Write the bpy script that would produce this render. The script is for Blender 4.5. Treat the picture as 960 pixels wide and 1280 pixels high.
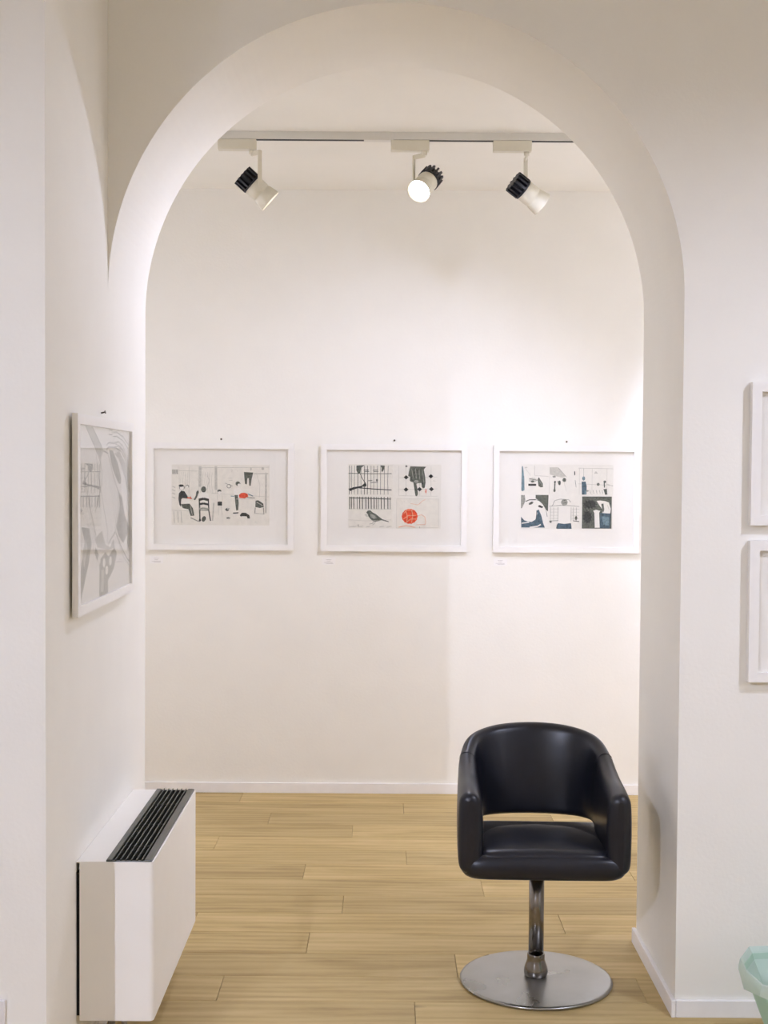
import bpy, bmesh, math, random
from mathutils import Vector, Matrix

random.seed(7)
for o in list(bpy.data.objects):
    bpy.data.objects.remove(o, do_unlink=True)
S = bpy.context.scene
C = S.collection

# ------------------------------------------------------------------ camera
cam_d = bpy.data.cameras.new('camera')
cam = bpy.data.objects.new('camera', cam_d)
C.objects.link(cam)
cam_d.sensor_fit = 'VERTICAL'
cam_d.sensor_height = 36.0
cam_d.lens = 1650.0 / 1280.0 * 36.0
cam_d.clip_start = 0.05
cam.location = (0, 0, 1.58)
cam.rotation_mode = 'QUATERNION'
_q = Matrix.Rotation(math.radians(90 - 1.805), 4, 'X') @ Matrix.Rotation(math.radians(0.37), 4, 'Z')
cam.rotation_quaternion = _q.to_quaternion()
S.camera = cam

# ------------------------------------------------------------------ world, exposure
w = bpy.data.worlds.new('world')
S.world = w
w.use_nodes = True
w.node_tree.nodes['Background'].inputs[0].default_value = (1.0, 0.93, 0.82, 1)
w.node_tree.nodes['Background'].inputs[1].default_value = 0.05
S.view_settings.view_transform = 'Standard'
S.view_settings.look = 'None'
S.view_settings.gamma = 1.0
S.view_settings.use_curve_mapping = False
S.view_settings.exposure = 0.11
S.cycles.max_bounces = 12
S.cycles.diffuse_bounces = 8
S.cycles.transparent_max_bounces = 16

# lamp powers (each lamp is built with its own fixture further down)
POW = dict(L=34, M=57, R=340, E=62, W=215, X=100, A=24, B=330, F=112, S=165, T=275)  # X, W, S and T are added fill lamps for ambient bounce
LAMP_COL = (0.89, 0.952, 1.28)
LAMP_COL_F = (0.885, 0.945, 1.23)

# key distances
XL, XR = -0.793, 0.855          # arch jambs
YF, YB = 3.79, 4.38             # arch wall faces
YN = 3.09                       # near face of the left pier
YW = 6.42                       # back wall
ZC = 2.933                      # back room ceiling
ZT = 3.35                       # front room ceiling
ACX, ACZ, AR = 0.031, 2.083, 0.824
FX0, FX1, FY0 = -3.2, 3.2, -2.2
BX0, BX1 = -2.4, 2.8


# ------------------------------------------------------------------ material helpers
def new_mat(name):
    m = bpy.data.materials.new(name)
    m.use_nodes = True
    nt = m.node_tree
    b = nt.nodes['Principled BSDF']
    return m, nt, b


def N(nt, t, **kw):
    n = nt.nodes.new(t)
    for k, v in kw.items():
        setattr(n, k, v)
    return n


def plain(name, col, rough=0.5, metal=0.0, spec=0.5, noise=0.0, nscale=30.0, bump=0.0, bscale=200.0):
    m, nt, b = new_mat(name)
    b.inputs['Base Color'].default_value = (*col, 1)
    b.inputs['Roughness'].default_value = rough
    b.inputs['Metallic'].default_value = metal
    b.inputs['Specular IOR Level'].default_value = spec
    tc = N(nt, 'ShaderNodeTexCoord')
    if noise > 0:
        n = N(nt, 'ShaderNodeTexNoise')
        n.inputs['Scale'].default_value = nscale
        n.inputs['Detail'].default_value = 6
        nt.links.new(tc.outputs['Object'], n.inputs['Vector'])
        r = N(nt, 'ShaderNodeMapRange')
        r.inputs['From Min'].default_value = 0.3
        r.inputs['From Max'].default_value = 0.7
        r.inputs['To Min'].default_value = 1 - noise
        r.inputs['To Max'].default_value = 1 + noise
        nt.links.new(n.outputs['Fac'], r.inputs['Value'])
        mul = N(nt, 'ShaderNodeVectorMath', operation='SCALE')
        mul.inputs[0].default_value = col
        nt.links.new(r.outputs['Result'], mul.inputs['Scale'])
        nt.links.new(mul.outputs['Vector'], b.inputs['Base Color'])
    if bump > 0:
        n2 = N(nt, 'ShaderNodeTexNoise')
        n2.inputs['Scale'].default_value = bscale
        n2.inputs['Detail'].default_value = 4
        nt.links.new(tc.outputs['Object'], n2.inputs['Vector'])
        bp = N(nt, 'ShaderNodeBump')
        bp.inputs['Strength'].default_value = bump
        bp.inputs['Distance'].default_value = 0.002
        nt.links.new(n2.outputs['Fac'], bp.inputs['Height'])
        nt.links.new(bp.outputs['Normal'], b.inputs['Normal'])
    return m


M = {}
M['wall'] = plain('wall_plaster', (0.87, 0.848, 0.79), 0.85, spec=0.2, noise=0.012, nscale=5, bump=0.25, bscale=90)
M['ceiling'] = plain('ceiling_plaster', (0.87, 0.848, 0.785), 0.9, spec=0.1, noise=0.012, nscale=4, bump=0.2, bscale=70)
M['base'] = plain('white_skirting_paint', (0.88, 0.86, 0.85), 0.35, spec=0.4, noise=0.02, nscale=20)
M['frame'] = plain('white_frame_lacquer', (0.865, 0.845, 0.81), 0.4, spec=0.4, noise=0.01, nscale=40)
M['paper'] = plain('off_white_paper', (0.865, 0.835, 0.785), 0.9, spec=0.1, noise=0.012, nscale=60)
M['plate'] = plain('etching_plate_tone', (0.79, 0.755, 0.68), 0.9, spec=0.1, noise=0.05, nscale=45)
M['plate2'] = plain('etching_plate_tone_pale', (0.81, 0.78, 0.715), 0.9, spec=0.1, noise=0.03, nscale=45)
M['backing'] = plain('dark_backing', (0.03, 0.03, 0.03), 0.8)
M['nail'] = plain('brass_nail', (0.10, 0.08, 0.05), 0.4, metal=0.8)
M['K'] = plain('ink_black', (0.035, 0.038, 0.038), 0.9, spec=0.1, noise=0.6, nscale=130)
M['GN'] = plain('ink_green_grey', (0.11, 0.12, 0.10), 0.9, spec=0.1, noise=0.6, nscale=140)
M['G'] = plain('ink_mid_grey', (0.33, 0.33, 0.29), 0.9, spec=0.1, noise=0.3, nscale=120)
M['LG'] = plain('ink_light_grey', (0.56, 0.54, 0.48), 0.9, spec=0.1, noise=0.15, nscale=100)
M['PG'] = plain('ink_pale_grey', (0.53, 0.515, 0.46), 0.9, spec=0.1, noise=0.1, nscale=60)
M['MG'] = plain('ink_soft_grey', (0.34, 0.33, 0.285), 0.9, spec=0.1, noise=0.2, nscale=50)
M['R'] = plain('ink_red', (0.74, 0.085, 0.035), 0.9, spec=0.1, noise=0.35, nscale=110)
M['O'] = plain('ink_orange', (0.80, 0.42, 0.27), 0.9, spec=0.1, noise=0.2, nscale=90)
M['T'] = plain('ink_teal', (0.075, 0.125, 0.16), 0.9, spec=0.1, noise=0.5, nscale=110)
M['T2'] = plain('ink_teal_light', (0.17, 0.26, 0.30), 0.9, spec=0.1, noise=0.4, nscale=110)
M['W'] = plain('ink_free_paper', (0.83, 0.80, 0.745), 0.9, spec=0.1)
M['leather'] = plain('black_leather', (0.009, 0.0098, 0.0155), 0.34, spec=0.45, noise=0.15, nscale=20, bump=0.06, bscale=320)
M['casing'] = plain('cream_metal_casing', (0.89, 0.87, 0.83), 0.42, spec=0.4, noise=0.008, nscale=10)
M['grille'] = plain('dark_grille_plastic', (0.05, 0.053, 0.043), 0.34, spec=0.5)
M['void'] = plain('dark_inside', (0.008, 0.008, 0.009), 0.9)
M['pipe'] = plain('grey_pipe', (0.30, 0.28, 0.25), 0.5)
M['lampwhite'] = plain('cream_lamp_plastic', (0.72, 0.68, 0.56), 0.45, noise=0.01)
M['track'] = plain('track_aluminium', (0.72, 0.70, 0.65), 0.45)
M['trackslot'] = plain('track_slot', (0.03, 0.03, 0.03), 0.6)
M['sink'] = plain('heat_sink_black', (0.011, 0.012, 0.020), 0.45)
M['label'] = plain('caption_card', (0.88, 0.86, 0.83), 0.8, spec=0.1)
M['captionink'] = plain('caption_grey_print', (0.46, 0.43, 0.42), 0.9, spec=0.1)
M['socket'] = plain('socket_plastic', (0.80, 0.78, 0.78), 0.35)
M['subfloor'] = plain('subfloor_brown', (0.10, 0.065, 0.03), 0.9)  # dark brown slab colour that shows in the plank joints


def steel(name, col, rough, streak):
    m, nt, b = new_mat(name)
    b.inputs['Metallic'].default_value = 1.0
    tc = N(nt, 'ShaderNodeTexCoord')
    n = N(nt, 'ShaderNodeTexNoise')
    n.inputs['Scale'].default_value = streak
    n.inputs['Detail'].default_value = 8
    nt.links.new(tc.outputs['Object'], n.inputs['Vector'])
    rr = N(nt, 'ShaderNodeMapRange')
    rr.inputs['From Min'].default_value = 0.3
    rr.inputs['From Max'].default_value = 0.7
    rr.inputs['To Min'].default_value = rough * 0.8
    rr.inputs['To Max'].default_value = rough * 1.25
    nt.links.new(n.outputs['Fac'], rr.inputs['Value'])
    nt.links.new(rr.outputs['Result'], b.inputs['Roughness'])
    r = N(nt, 'ShaderNodeValToRGB')
    r.color_ramp.elements[0].position = 0.35
    r.color_ramp.elements[0].color = (col[0] * 0.82, col[1] * 0.82, col[2] * 0.8, 1)
    r.color_ramp.elements[1].position = 0.65
    r.color_ramp.elements[1].color = (*col, 1)
    nt.links.new(n.outputs['Fac'], r.inputs['Fac'])
    nt.links.new(r.outputs['Color'], b.inputs['Base Color'])
    return m


M['steel'] = steel('brushed_steel_disc', (0.40, 0.40, 0.385), 0.30, 7)
M['chrome'] = steel('dark_chrome', (0.27, 0.25, 0.235), 0.2, 14)  # dark base colour, mottled by noise


def emit(name, col, s):
    m, nt, b = new_mat(name)
    b.inputs['Base Color'].default_value = (*col, 1)
    b.inputs['Emission Color'].default_value = (*col, 1)
    b.inputs['Emission Strength'].default_value = s
    return m


M['lens'] = emit('lit_lamp_lens', (1.0, 0.97, 0.95), 14)


def glass_mat():
    m = bpy.data.materials.new('picture_glass')
    m.use_nodes = True
    nt = m.node_tree
    nt.nodes.clear()
    out = N(nt, 'ShaderNodeOutputMaterial')
    mix = N(nt, 'ShaderNodeMixShader')
    tr = N(nt, 'ShaderNodeBsdfTransparent')
    tr.inputs['Color'].default_value = (0.995, 0.997, 0.995, 1)
    gl = N(nt, 'ShaderNodeBsdfGlossy')
    gl.inputs['Roughness'].default_value = 0.0
    lw = N(nt, 'ShaderNodeLayerWeight')          # Schlick: 0.03 head on, rising at grazing angles
    lw.inputs['Blend'].default_value = 0.5
    pw = N(nt, 'ShaderNodeMath', operation='POWER')
    pw.inputs[1].default_value = 5.0
    nt.links.new(lw.outputs['Facing'], pw.inputs[0])
    fr = N(nt, 'ShaderNodeMapRange')
    fr.inputs['To Min'].default_value = 0.03
    fr.inputs['To Max'].default_value = 1.0
    nt.links.new(pw.outputs['Value'], fr.inputs['Value'])
    nt.links.new(fr.outputs['Result'], mix.inputs['Fac'])
    nt.links.new(tr.outputs['BSDF'], mix.inputs[1])
    nt.links.new(gl.outputs['BSDF'], mix.inputs[2])
    nt.links.new(mix.outputs['Shader'], out.inputs['Surface'])
    return m


M['glass'] = glass_mat()


def mint_mat(name, col, transp):
    m = bpy.data.materials.new(name)
    m.use_nodes = True
    nt = m.node_tree
    b = nt.nodes['Principled BSDF']
    out = nt.nodes['Material Output']
    b.inputs['Base Color'].default_value = (*col, 1)
    b.inputs['Roughness'].default_value = 0.35
    tl = N(nt, 'ShaderNodeBsdfTranslucent')
    tl.inputs['Color'].default_value = (*col, 1)
    tp = N(nt, 'ShaderNodeBsdfTransparent')
    tp.inputs['Color'].default_value = (*col, 1)
    m1 = N(nt, 'ShaderNodeMixShader')
    m1.inputs[0].default_value = 0.45
    m2 = N(nt, 'ShaderNodeMixShader')
    m2.inputs[0].default_value = transp
    nt.links.new(b.outputs[0], m1.inputs[1])
    nt.links.new(tl.outputs[0], m1.inputs[2])
    nt.links.new(m1.outputs[0], m2.inputs[1])
    nt.links.new(tp.outputs[0], m2.inputs[2])
    nt.links.new(m2.outputs[0], out.inputs['Surface'])
    tc = N(nt, 'ShaderNodeTexCoord')
    n = N(nt, 'ShaderNodeTexNoise')
    n.inputs['Scale'].default_value = 14
    nt.links.new(tc.outputs['Object'], n.inputs['Vector'])
    bp = N(nt, 'ShaderNodeBump')
    bp.inputs['Strength'].default_value = 0.5
    bp.inputs['Distance'].default_value = 0.01
    nt.links.new(n.outputs['Fac'], bp.inputs['Height'])
    nt.links.new(bp.outputs['Normal'], b.inputs['Normal'])
    return m


M['mint'] = mint_mat('mint_plastic_film', (0.88, 0.945, 0.92), 0.35)
M['mintbody'] = mint_mat('mint_plastic_body', (0.74, 0.87, 0.79), 0.38)


def wood_mat():
    m, nt, b = new_mat('oak_laminate')
    tc = N(nt, 'ShaderNodeTexCoord')
    oi = N(nt, 'ShaderNodeObjectInfo')
    off = N(nt, 'ShaderNodeVectorMath', operation='SCALE')
    off.inputs[0].default_value = (37.0, 53.0, 11.0)
    nt.links.new(oi.outputs['Random'], off.inputs['Scale'])
    add = N(nt, 'ShaderNodeVectorMath', operation='ADD')
    nt.links.new(tc.outputs['Object'], add.inputs[0])
    nt.links.new(off.outputs['Vector'], add.inputs[1])
    # long soft figure
    mp = N(nt, 'ShaderNodeMapping')
    mp.inputs['Scale'].default_value = (1.0, 7.5, 1)
    nt.links.new(add.outputs['Vector'], mp.inputs['Vector'])
    n1 = N(nt, 'ShaderNodeTexNoise')
    n1.inputs['Scale'].default_value = 1.6
    n1.inputs['Detail'].default_value = 9
    n1.inputs['Roughness'].default_value = 0.52
    n1.inputs['Distortion'].default_value = 0.9
    nt.links.new(mp.outputs['Vector'], n1.inputs['Vector'])
    # fine pores
    mp2 = N(nt, 'ShaderNodeMapping')
    mp2.inputs['Scale'].default_value = (20, 150, 1)
    nt.links.new(add.outputs['Vector'], mp2.inputs['Vector'])
    n2 = N(nt, 'ShaderNodeTexNoise')
    n2.inputs['Scale'].default_value = 2.0
    n2.inputs['Detail'].default_value = 5
    nt.links.new(mp2.outputs['Vector'], n2.inputs['Vector'])
    # cathedral rings
    mp3 = N(nt, 'ShaderNodeMapping')
    mp3.inputs['Scale'].default_value = (0.55, 6.0, 1)
    nt.links.new(add.outputs['Vector'], mp3.inputs['Vector'])
    wv = N(nt, 'ShaderNodeTexWave', wave_type='BANDS', bands_direction='Y')
    wv.inputs['Scale'].default_value = 1.3
    wv.inputs['Distortion'].default_value = 9.0
    wv.inputs['Detail'].default_value = 4
    wv.inputs['Detail Scale'].default_value = 1.2
    nt.links.new(mp3.outputs['Vector'], wv.inputs['Vector'])
    mixa = N(nt, 'ShaderNodeMix', data_type='FLOAT')
    mixa.inputs[0].default_value = 0.14
    nt.links.new(n1.outputs['Fac'], mixa.inputs[2])
    nt.links.new(wv.outputs['Fac'], mixa.inputs[3])
    mixb = N(nt, 'ShaderNodeMix', data_type='FLOAT')
    mixb.inputs[0].default_value = 0.14
    nt.links.new(mixa.outputs[0], mixb.inputs[2])
    nt.links.new(n2.outputs['Fac'], mixb.inputs[3])
    r = N(nt, 'ShaderNodeValToRGB')
    e = r.color_ramp.elements
    e[0].position = 0.26
    e[0].color = (0.36, 0.250, 0.098, 1)
    e[1].position = 0.74
    e[1].color = (0.63, 0.475, 0.235, 1)
    k = r.color_ramp.elements.new(0.48)
    k.color = (0.505, 0.372, 0.162, 1)
    nt.links.new(mixb.outputs[0], r.inputs['Fac'])
    # knots
    vo = N(nt, 'ShaderNodeTexVoronoi')
    mp4 = N(nt, 'ShaderNodeMapping')
    mp4.inputs['Scale'].default_value = (1.1, 3.2, 1)
    nt.links.new(add.outputs['Vector'], mp4.inputs['Vector'])
    nt.links.new(mp4.outputs['Vector'], vo.inputs['Vector'])
    vo.inputs['Scale'].default_value = 1.6
    kr = N(nt, 'ShaderNodeMapRange')
    kr.inputs['From Min'].default_value = 0.0
    kr.inputs['From Max'].default_value = 0.075
    kr.inputs['To Min'].default_value = 0.62
    kr.inputs['To Max'].default_value = 1.0
    nt.links.new(vo.outputs['Distance'], kr.inputs['Value'])
    # plank to plank tone
    tone = N(nt, 'ShaderNodeMapRange')
    tone.inputs['To Min'].default_value = 0.90
    tone.inputs['To Max'].default_value = 1.10
    nt.links.new(oi.outputs['Random'], tone.inputs['Value'])
    mm = N(nt, 'ShaderNodeMath', operation='MULTIPLY')
    nt.links.new(kr.outputs['Result'], mm.inputs[0])
    nt.links.new(tone.outputs['Result'], mm.inputs[1])
    sc = N(nt, 'ShaderNodeVectorMath', operation='SCALE')
    nt.links.new(r.outputs['Color'], sc.inputs[0])
    nt.links.new(mm.outputs['Value'], sc.inputs['Scale'])
    nt.links.new(sc.outputs['Vector'], b.inputs['Base Color'])
    b.inputs['Roughness'].default_value = 0.55
    b.inputs['Specular IOR Level'].default_value = 0.3
    bp = N(nt, 'ShaderNodeBump')
    bp.inputs['Strength'].default_value = 0.12
    bp.inputs['Distance'].default_value = 0.001
    nt.links.new(mixb.outputs[0], bp.inputs['Height'])
    nt.links.new(bp.outputs['Normal'], b.inputs['Normal'])
    return m


M['wood'] = wood_mat()


# ------------------------------------------------------------------ mesh helpers
class MB:
    def __init__(s):
        s.v, s.f, s.m, s.sm = [], [], [], []

    def face(s, pts, mi=0, smooth=False):
        b = len(s.v)
        s.v += [tuple(p) for p in pts]
        s.f.append(list(range(b, b + len(pts))))
        s.m.append(mi)
        s.sm.append(smooth)

    def box(s, x0, x1, y0, y1, z0, z1, mi=0):
        b = len(s.v)
        s.v += [(x, y, z) for z in (z0, z1) for y in (y0, y1) for x in (x0, x1)]
        for q in ((0, 2, 3, 1), (4, 5, 7, 6), (0, 1, 5, 4), (2, 6, 7, 3), (0, 4, 6, 2), (1, 3, 7, 5)):
            s.f.append([b + i for i in q])
            s.m.append(mi)
            s.sm.append(False)

    def lathe(s, prof, origin=(0, 0, 0), axis=(0, 0, 1), n=32, mi=0, smooth=True, cap0=True, cap1=True):
        """prof: list of (radius, distance along axis)"""
        o = Vector(origin)
        a = Vector(axis).normalized()
        t = Vector((1, 0, 0)) if abs(a.x) < 0.8 else Vector((0, 1, 0))
        u = (t - a * t.dot(a)).normalized()
        vv = a.cross(u)
        rings = []
        for r, d in prof:
            b = len(s.v)
            for i in range(n):
                an = 2 * math.pi * i / n
                p = o + a * d + (u * math.cos(an) + vv * math.sin(an)) * r
                s.v.append(tuple(p))
            rings.append(b)
        for k in range(len(rings) - 1):
            for i in range(n):
                j = (i + 1) % n
                s.f.append([rings[k] + i, rings[k] + j, rings[k + 1] + j, rings[k + 1] + i])
                s.m.append(mi)
                s.sm.append(smooth)
        if cap0:
            s.f.append([rings[0] + i for i in reversed(range(n))])
            s.m.append(mi)
            s.sm.append(False)
        if cap1:
            s.f.append([rings[-1] + i for i in range(n)])
            s.m.append(mi)
            s.sm.append(False)

    def grid(s, rows, closed=False, mi=0, smooth=True):
        """rows: list of equally long point lists"""
        n = len(rows[0])
        b = len(s.v)
        for r in rows:
            s.v += [tuple(p) for p in r]
        for k in range(len(rows) - 1):
            for i in range(n if closed else n - 1):
                j = (i + 1) % n
                s.f.append([b + k * n + i, b + k * n + j, b + (k + 1) * n + j, b + (k + 1) * n + i])
                s.m.append(mi)
                s.sm.append(smooth)

    def mesh(s, name, mats):
        me = bpy.data.meshes.new(name)
        me.from_pydata(s.v, [], s.f)
        for m in (mats if isinstance(mats, (list, tuple)) else [mats]):
            me.materials.append(m)
        for p, mi, sm in zip(me.polygons, s.m, s.sm):
            p.material_index = mi
            p.use_smooth = sm
        me.update()
        return me

    def build(s, name, mats, parent=None, loc=(0, 0, 0), bevel=0.0, seg=2, fix=True):
        me = s.mesh(name, mats)
        if fix:
            bm = bmesh.new()
            bm.from_mesh(me)
            bmesh.ops.recalc_face_normals(bm, faces=bm.faces)
            bm.to_mesh(me)
            bm.free()
        o = bpy.data.objects.new(name, me)
        C.objects.link(o)
        o.location = loc
        if parent:
            o.parent = parent
        if bevel > 0:
            md = o.modifiers.new('bevel', 'BEVEL')
            md.width = bevel
            md.segments = seg
            md.limit_method = 'ANGLE'
        return o


def tag(o, label=None, cat=None, group=None, kind=None):
    if label:
        o['label'] = label
    if cat:
        o['category'] = cat
    if group:
        o['group'] = group
    if kind:
        o['kind'] = kind
    return o


def empty(name, loc, rz=0.0):
    o = bpy.data.objects.new(name, None)
    o.empty_display_size = 0.05
    C.objects.link(o)
    o.location = loc
    o.rotation_euler = (0, 0, rz)
    return o


# ------------------------------------------------------------------ room shell
def struct(name, mb, mat, label, cat, parent=None, bevel=0.0):
    o = mb.build(name, mat, parent, bevel=bevel)
    return tag(o, label, cat, kind='structure')


# wall with the arched opening
mb = MB()
top = ZT
NSEG = 96
arc = [(ACX + AR * math.cos(math.pi - math.pi * i / NSEG), ACZ + AR * math.sin(math.pi - math.pi * i / NSEG)) for i in range(NSEG + 1)]
arc[0] = (XL, ACZ)
arc[-1] = (XR, ACZ)
for y, s in ((YF, 1), (YB, -1)):
    def q(*pts):
        mb.face(pts if s > 0 else pts[::-1])
    q((FX0, y, 0), (XL, y, 0), (XL, y, ACZ), (FX0, y, ACZ))
    q((FX0, y, ACZ), (XL, y, ACZ), (XL, y, top), (FX0, y, top))
    q((XR, y, 0), (FX1, y, 0), (FX1, y, ACZ), (XR, y, ACZ))
    q((XR, y, ACZ), (FX1, y, ACZ), (FX1, y, top), (XR, y, top))
    for i in range(NSEG):
        a, b = arc[i], arc[i + 1]
        q((a[0], y, a[1]), (b[0], y, b[1]), (b[0], y, top), (a[0], y, top))
# jambs and soffit, one smooth strip
strip = [(XL, 0.0)] + arc + [(XR, 0.0)]
mb.grid([[(p[0], YF, p[1]) for p in strip], [(p[0], YB, p[1]) for p in strip]], smooth=False)
mb.face([(FX0, YF, top), (FX1, YF, top), (FX1, YB, top), (FX0, YB, top)])
wall_arch = mb.build('wall_arch', M['wall'], fix=False)
tag(wall_arch, 'thick white plaster wall with a round arched opening', 'wall', kind='structure')

mb = MB()
mb.box(FX0, XL, YN, YF, 0, ZT)
struct('wall_left', mb, M['wall'], 'white plaster pier wall left of the arch, carrying the radiator', 'wall')
mb = MB()
mb.box(BX0 - 0.1, BX1 + 0.1, YW, YW + 0.1, 0, ZC + 0.1)
struct('wall_back', mb, M['wall'], 'white plaster back wall seen through the arch', 'wall')
mb = MB()
mb.box(BX0 - 0.1, BX0, YB, YW, 0, ZC + 0.1)
struct('wall_back_left', mb, M['wall'], 'white side wall of the far room, hidden left of the arch', 'wall')
mb = MB()
mb.box(BX1, BX1 + 0.1, YB, YW, 0, ZC + 0.1)
struct('wall_back_right', mb, M['wall'], 'white side wall of the far room, hidden right of the arch', 'wall')
mb = MB()
mb.box(FX0 - 0.1, FX0, FY0, YN, 0, ZT)
struct('wall_front_left', mb, M['wall'], 'white side wall of the front room, left of the viewer', 'wall')
mb = MB()
mb.box(FX1, FX1 + 0.1, FY0, YF, 0, ZT)
struct('wall_front_right', mb, M['wall'], 'white side wall of the front room, right of the viewer', 'wall')
mb = MB()
mb.box(FX0 - 0.1, FX1 + 0.1, FY0 - 0.1, FY0, 0, ZT)
struct('wall_rear', mb, M['wall'], 'white wall of the front room behind the viewer', 'wall')
mb = MB()
mb.box(BX0 - 0.1, BX1 + 0.1, YB, YW + 0.1, ZC, ZC + 0.1)
struct('ceiling', mb, M['ceiling'], 'white ceiling of the far room above the spotlights', 'ceiling')
mb = MB()
mb.box(FX0 - 0.1, FX1 + 0.1, FY0 - 0.1, YB, ZT, ZT + 0.1)
struct('ceiling_front', mb, M['ceiling'], 'white ceiling of the front room above the viewer', 'ceiling')

# floor: slab with separate laminate planks
PW, PL = 0.1953, 1.285
mb = MB()
mb.box(FX0 - 0.1, FX1 + 0.1, FY0 - 0.1, YW + 0.1, -0.08, -0.0115)
floor = struct('floor', mb, M['subfloor'], 'oak-look laminate floor laid in staggered planks', 'floor')
plank_cache = {}


def plank_mesh(L, W):
    key = (round(L, 4), round(W, 4))
    if key not in plank_cache:
        m = MB()
        g, c, t = 0.0006, 0.0011, 0.0112
        hx, hy = L / 2 - g, W / 2 - g
        lo = [(-hx, -hy, -t), (hx, -hy, -t), (hx, hy, -t), (-hx, hy, -t)]
        md = [(-hx, -hy, -c), (hx, -hy, -c), (hx, hy, -c), (-hx, hy, -c)]
        tp = [(-hx + c, -hy + c, 0), (hx - c, -hy + c, 0), (hx - c, hy - c, 0), (-hx + c, hy - c, 0)]
        m.grid([lo, md, tp], closed=True, smooth=False)
        m.face(tp)
        plank_cache[key] = m.mesh('plank', M['wood'])
    return plank_cache[key]


# x of one end joint in each row, counted from the back wall (measured in the photograph)
joints = [-0.68, 0.10, -0.51, -0.13, -0.70, 0.10, -0.305, 0.382, -0.14, -0.655, -0.245, 0.24, -0.49, 0.10]
rows = 0
ytop = 6.418
k = 0
while ytop - k * PW > FY0:
    y1, y0 = ytop - k * PW, max(ytop - (k + 1) * PW, FY0)
    jx = joints[k] if k < len(joints) else random.uniform(-0.6, 0.6)
    lo, hi = (BX0, BX1) if y0 > YB else (FX0, FX1)
    x = jx
    while x > lo:
        x -= PL
    while x < hi - 0.001:
        a, b = max(x, lo), min(x + PL, hi)
        if b - a > 0.02:
            o = bpy.data.objects.new('plank', plank_mesh(b - a, y1 - y0))
            C.objects.link(o)
            o.location = ((a + b) / 2, (y0 + y1) / 2, 0)
            o.parent = floor
        x += PL
    k += 1

# skirting boards
BH, BT = 0.05, 0.013


def skirting(name, boxes, label):
    m = MB()
    for b in boxes:
        m.box(*b)
    return struct(name, m, M['base'], label, 'baseboard', bevel=0.002)


skirting('baseboard_back', [(BX0, BX1, YW - BT, YW, 0, BH)], 'low white skirting along the back wall')
skirting('baseboard_right', [(XR + 0.001, FX1, YF - BT, YF, 0, BH)], 'low white skirting under the frames right of the arch')
skirting('baseboard_jamb', [(XR - BT, XR, YF - BT, YB + BT, 0, BH)], 'low white skirting along the right arch jamb')
skirting('baseboard_left', [(XL, XL + BT, YN - BT, YB + BT, 0, BH)], 'low white skirting below the radiator on the left')
skirting('baseboard_pier', [(FX0, XL - 0.001, YN - BT, YN, 0, BH)], 'low white skirting on the face of the left pier')


# ------------------------------------------------------------------ chair
def catmull(pts, n):
    out = []
    P = [pts[0]] + list(pts) + [pts[-1]]
    for i in range(1, len(P) - 2):
        for j in range(n):
            t = j / n
            out.append(tuple(0.5 * ((2 * b) + (-a + c) * t + (2 * a - 5 * b + 4 * c - d) * t * t + (-a + 3 * b - 3 * c + d) * t ** 3)
                             for a, b, c, d in zip(P[i - 1], P[i], P[i + 1], P[i + 2])))
    out.append(tuple(pts[-1]))
    return out


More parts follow.
